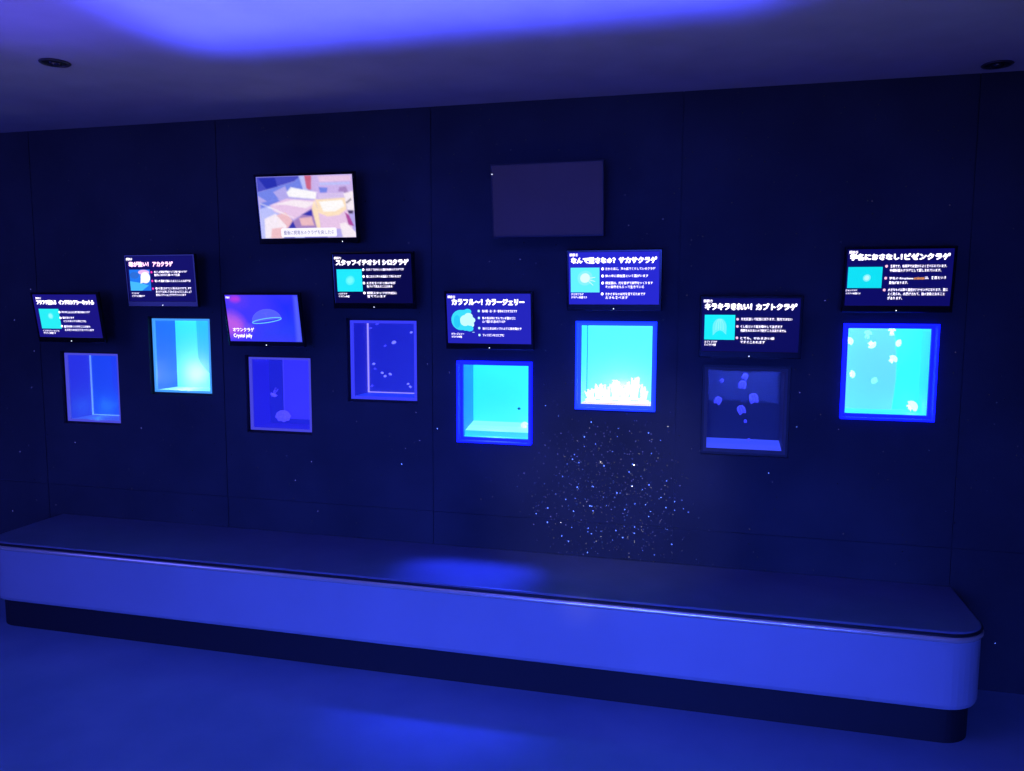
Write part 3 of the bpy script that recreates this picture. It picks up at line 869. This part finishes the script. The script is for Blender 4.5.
def at(i, u, v, dy=.09):
    """point inside tank i seen at fraction u,v (left->right, top->bottom) of its window"""
    cx, cz, hx, hz = NICHE[i]; hx -= .011; hz -= .011
    p = Vector((cx + (2 * u - 1) * hx, D + .016, cz + (1 - 2 * v) * hz)); e = Vector((0, 0, EYE))
    d = p - e; s = (D + dy) / p.y
    return e + d * s

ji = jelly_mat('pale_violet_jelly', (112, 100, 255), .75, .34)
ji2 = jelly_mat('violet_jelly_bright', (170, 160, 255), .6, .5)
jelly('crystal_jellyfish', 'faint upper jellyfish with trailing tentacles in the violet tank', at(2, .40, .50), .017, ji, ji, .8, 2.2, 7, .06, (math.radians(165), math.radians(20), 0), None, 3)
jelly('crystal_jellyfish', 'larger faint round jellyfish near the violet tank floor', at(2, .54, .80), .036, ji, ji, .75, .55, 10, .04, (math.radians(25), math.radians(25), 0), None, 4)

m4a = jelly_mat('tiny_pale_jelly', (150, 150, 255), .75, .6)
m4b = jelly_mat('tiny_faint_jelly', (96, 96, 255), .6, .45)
T4 = [(.665, .275, .0115, 0, 'largest pale round jellyfish high in the dark blue tank with lilac edge'),
      (.53, .32, .0075, 1, 'faint small jellyfish just left of the largest one in dark blue tank'),
      (.355, .55, .0080, 0, 'pale tiny jellyfish at left in dark blue tank, topmost of left pair'),
      (.372, .61, .0065, 1, 'faint tiny jellyfish at left in dark blue tank, lower of left pair'),
      (.48, .66, .0075, 0, 'tiny jellyfish left of the low central three in dark blue tank'),
      (.525, .70, .0075, 0, 'tiny jellyfish lowest of the low central three in dark blue tank'),
      (.60, .675, .0085, 0, 'tiny jellyfish right of the low central three in dark blue tank'),
      (.87, .79, .0065, 0, 'tiny jellyfish at lower right of dark blue tank, upper of two'),
      (.90, .825, .0070, 0, 'tiny jellyfish at lower right of dark blue tank, lower of two'),
      (.315, .10, .0075, 1, 'faint tiny jellyfish in upper left corner of dark blue tank'),
      (.325, .83, .0075, 1, 'faint tiny jellyfish in lower left corner of dark blue tank'),
      (.415, .045, .0075, 1, 'faint tiny jellyfish at the top edge of dark blue tank'),
      (.925, .145, .0070, 0, 'pale tiny jellyfish at upper right edge of dark blue tank')]
for k, (u, v, r, f, lab) in enumerate(T4):
    jelly('white_jellyfish', lab, at(3, u, v, .10), r, m4b if f else m4a, None, .85, .7, 4, .14, (random.uniform(-.6, .6), random.uniform(-.6, .6), 0), 'tiny jellyfish in the dark blue tank', 20 + k)

# tank 5: small dark snail and pale jellyfish in the corner
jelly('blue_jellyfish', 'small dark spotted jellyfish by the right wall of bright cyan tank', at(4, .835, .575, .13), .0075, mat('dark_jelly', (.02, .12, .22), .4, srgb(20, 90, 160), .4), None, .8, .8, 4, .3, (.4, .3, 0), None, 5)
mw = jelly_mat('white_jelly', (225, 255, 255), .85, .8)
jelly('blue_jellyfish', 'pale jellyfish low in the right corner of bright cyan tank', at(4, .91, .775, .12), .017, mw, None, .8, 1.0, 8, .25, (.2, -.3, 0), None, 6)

# tank 6: upside-down jellyfish lying on the floor, frilly arms up
m6 = mat('cassiopea_white', (.9, .9, .88), .5, srgb(255, 250, 244), .9)  # brightness under the tank light put in as emission
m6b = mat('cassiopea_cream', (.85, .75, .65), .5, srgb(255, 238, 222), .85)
def cassiopea(u, v, r, dy, h, seed, label):
    rnd = random.Random(seed)
    p = at(5, u, v, dy)
    cx, cz, hx, hz = NICHE[5]; p.z = cz - hz + .036 + r * .12
    lim = hx - .028 - r * 1.32; p.x = min(cx + lim, max(cx - lim, p.x))
    t = thing('upside_down_jellyfish', label, 'jellyfish', p, 'upside-down jellyfish on the tank floor')
    bm = B(); prof = [(0, -.10 * r), (r * .5, -.12 * r), (r * .85, -.05 * r), (r, .06 * r), (r * .9, .14 * r), (r * .5, .10 * r), (0, .12 * r)]
    lathe(bm, prof, 28, lambda i, a, rr, z: (rr * (1 + .05 * math.cos(14 * a)), z))
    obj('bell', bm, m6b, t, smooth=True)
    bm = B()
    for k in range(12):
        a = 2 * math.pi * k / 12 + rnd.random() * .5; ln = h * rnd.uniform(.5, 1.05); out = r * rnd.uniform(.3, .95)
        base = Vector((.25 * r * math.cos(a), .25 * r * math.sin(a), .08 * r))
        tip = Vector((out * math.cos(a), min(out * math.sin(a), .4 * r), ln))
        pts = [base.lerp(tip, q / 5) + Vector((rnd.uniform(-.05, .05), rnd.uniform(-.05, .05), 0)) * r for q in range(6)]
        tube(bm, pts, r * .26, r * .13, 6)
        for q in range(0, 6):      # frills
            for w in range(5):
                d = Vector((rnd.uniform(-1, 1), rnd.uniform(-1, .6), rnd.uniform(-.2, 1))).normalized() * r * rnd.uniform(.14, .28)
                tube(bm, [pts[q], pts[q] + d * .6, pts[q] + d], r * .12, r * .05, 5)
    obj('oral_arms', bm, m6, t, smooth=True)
for args in ((.14, .92, .024, .066, .046, 1, 'low white upside-down jellyfish in left front corner of brightest tank'),
             (.28, .9, .027, .128, .060, 2, 'white upside-down jellyfish at left rear of brightest tank'),
             (.38, .9, .027, .068, .066, 4, 'white upside-down jellyfish left of centre at front of brightest tank'),
             (.50, .9, .029, .130, .092, 3, 'tall frilly white upside-down jellyfish at centre rear of brightest tank'),
             (.62, .93, .027, .068, .074, 5, 'white upside-down jellyfish right of centre at front of brightest tank'),
             (.74, .9, .029, .130, .100, 6, 'tallest white upside-down jellyfish at right rear of brightest tank'),
             (.87, .93, .025, .068, .072, 7, 'white upside-down jellyfish in right front corner of brightest tank')):
    cassiopea(*args)

# tank 7: comb jellies
def comb(u, v, r, rot, label, seed, k=0):
    t = thing('comb_jellyfish', label, 'comb jelly', at(6, u, v, .10), 'comb jellies in the darkest tank')
    t.rotation_euler = (0, rot, 0)
    m = jelly_mat('comb_jelly_body', (78, 84, 240), .75, .50) if 'comb_jelly_body' not in MATS else MATS['comb_jelly_body']
    bm = B(); n = 32
    prof = [(0, 1.05 * r), (.45 * r, .9 * r), (.75 * r, .5 * r), (.85 * r, 0), (.8 * r, -.5 * r), (.68 * r, -.85 * r), (.45 * r, -.6 * r), (0, -.1 * r)]
    lathe(bm, prof, n, lambda i, a, rr, z: (rr * (1 + .10 * math.cos(8 * a)) * (.72 + .28 * abs(math.cos(a))), z - (.35 * r * abs(math.cos(a)) if i in (4, 5, 6) else 0)))
    obj('body', bm, m, t, smooth=True)
    if r > .009:
        m2 = MATS.get('comb_rows') or jelly_mat('comb_rows', (110, 118, 255), .6, .5)
        bm = B()
        for q in range(8):
            a = 2 * math.pi * q / 8
            tube(bm, [(rr * 1.11 * math.cos(a) * (.72 + .28 * abs(math.cos(a))), rr * 1.11 * math.sin(a) * (.72 + .28 * abs(math.cos(a))), z) for rr, z in prof[1:5]], r * .05, r * .04, 5)
        obj('comb_row', bm, m2, t, smooth=True)
for k, a in enumerate([(.49, .095, .0125, .5, 'pale comb jelly nearest the top edge of darkest tank'),
          (.46, .19, .0165, .1, 'pale comb jelly in upper middle of darkest tank, under the topmost one'),
          (.60, .345, .0200, -.2, 'faint large comb jelly right of centre in darkest tank'),
          (.17, .385, .0160, .4, 'pale comb jelly at left side of darkest tank'),
          (.455, .485, .0180, -.4, 'pale comb jelly at centre of darkest tank'),
          (.21, .15, .0085, .8, 'tiny comb jelly in upper left of darkest tank'),
          (.51, .62, .0070, 0, 'tiny faint comb jelly below the centre of darkest tank'),
          (.56, .84, .0070, 1.2, 'tiny comb jelly just above lit floor strip of darkest tank')]):
    comb(*a, k)

# tank 8: white jellyfish
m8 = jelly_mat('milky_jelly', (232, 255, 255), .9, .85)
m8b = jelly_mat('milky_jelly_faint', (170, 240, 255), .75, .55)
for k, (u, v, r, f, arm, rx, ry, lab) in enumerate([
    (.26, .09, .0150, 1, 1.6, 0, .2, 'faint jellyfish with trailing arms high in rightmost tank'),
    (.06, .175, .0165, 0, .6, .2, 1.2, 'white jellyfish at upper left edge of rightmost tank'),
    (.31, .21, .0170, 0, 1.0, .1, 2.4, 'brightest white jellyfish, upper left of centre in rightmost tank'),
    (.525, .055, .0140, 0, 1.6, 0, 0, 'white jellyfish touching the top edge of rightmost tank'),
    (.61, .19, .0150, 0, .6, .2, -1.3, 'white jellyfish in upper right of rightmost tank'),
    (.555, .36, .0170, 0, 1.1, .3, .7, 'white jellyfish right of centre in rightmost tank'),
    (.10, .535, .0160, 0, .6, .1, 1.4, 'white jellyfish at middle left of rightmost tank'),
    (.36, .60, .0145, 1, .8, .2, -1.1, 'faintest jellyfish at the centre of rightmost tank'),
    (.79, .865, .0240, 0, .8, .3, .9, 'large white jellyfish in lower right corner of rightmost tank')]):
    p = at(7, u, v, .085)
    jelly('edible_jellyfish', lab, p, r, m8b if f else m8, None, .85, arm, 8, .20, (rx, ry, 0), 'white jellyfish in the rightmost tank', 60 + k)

# ------------------------------------------------------------------ lights
def aim(o, target):
    o.rotation_euler = (Vector(target) - o.location).to_track_quat('-Z', 'Y').to_euler()
BLUE = (.036, .078, 1.0)
# glow from the big tank behind the photographer
a = lamp('hall_tank_glow', 'AREA', (-.45, -2.6, 1.05), (0, 0, 0), BLUE, 52, 2.4, 1.3, 62); aim(a, (-.75, 1.7, .0))
# blue uplight washing the ceiling
u = lamp('ceiling_uplight', 'AREA', (-.80, .90, .03), (0, 0, 0), (.048, .064, 1), 52, 1.9, 1.4, 9); aim(u, (-.80, 2.40, CEIL))
u2 = lamp('ceiling_uplight', 'AREA', (-.4, .85, .03), (0, 0, 0), (.07, .055, 1), 19, 4.0, 1.4, 13); aim(u2, (-.4, 2.24, CEIL))
# side glow at the far left
s = lamp('left_glow', 'AREA', (-4.9, .6, 1.7), (0, 0, 0), (.08, .09, 1.0), 52, 2.0, 1.6); aim(s, (-2.6, 3.1, .4))
# added neutral fill from below, lifts the ceiling near the wall
n = lamp('ceiling_fill', 'AREA', (-.9, 1.2, .45), (math.pi, 0, 0), (.62, .47, .58), 10, 4.6, .5, 120)
# added low spot, no real source, brightens right part of the bench front
lo = lamp('bench_front_fill', 'SPOT', (1.1, -1.2, .42), (0, 0, 0), BLUE, 175, .12, angle=18, blend=.35); aim(lo, (.30, 2.93, .24))
# white spot added only to make the mica glint
g = lamp('glint_spot', 'SPOT', (-.3, 1.0, 2.3), (0, 0, 0), (.64, .67, 1), 66, .03, angle=26, blend=1); aim(g, (-.42, D, .70))
q = lamp('tank_spill', 'SPOT', (TX0 + TS * 4, D + .10, 1.245), (0, 0, 0), (.03, .05, 1), 110, .05, angle=46, blend=1); aim(q, (TX0 + TS * 4 - .02, 3.12, .42))

k = lamp('edge_glint_spot', 'SPOT', (-.15, .5, 2.3), (0, 0, 0), (.9, .85, 1), 26, .045, angle=3, blend=1); aim(k, (-.47, BF - .004, .402))  # added spot for the highlight on the bench edge strip
w = bpy.data.worlds.new('dark_hall'); SC.world = w; w.use_nodes = True
w.node_tree.nodes['Background'].inputs['Color'].default_value = (.002, .003, .012, 1)
w.node_tree.nodes['Background'].inputs['Strength'].default_value = .3

# ------------------------------------------------------------------ camera
cam = bpy.data.cameras.new('camera'); co = bpy.data.objects.new('camera', cam); COL.objects.link(co)
yaw, pitch, roll = .24793, .10371, .00347
fw = Vector((-math.sin(yaw) * math.cos(pitch), math.cos(yaw) * math.cos(pitch), -math.sin(pitch)))
rt = Vector((math.cos(yaw), math.sin(yaw), 0)); up = rt.cross(fw)
r3 = math.cos(roll) * rt + math.sin(roll) * up; u3 = -math.sin(roll) * rt + math.cos(roll) * up
co.matrix_world = Matrix(((r3.x, u3.x, -fw.x, 0), (r3.y, u3.y, -fw.y, 0), (r3.z, u3.z, -fw.z, EYE), (0, 0, 0, 1)))
cam.sensor_fit = 'HORIZONTAL'; cam.sensor_width = 36; cam.lens = 789.177 / 1024 * 36
cam.clip_start = .02
SC.camera = co
SC.view_settings.view_transform = 'Standard'
SC.view_settings.look = 'None'
SC.view_settings.exposure = 0
SC.view_settings.gamma = 1
SC.cycles.max_bounces = 6
SC.cycles.transparent_max_bounces = 16
SC.cycles.sample_clamp_indirect = 4
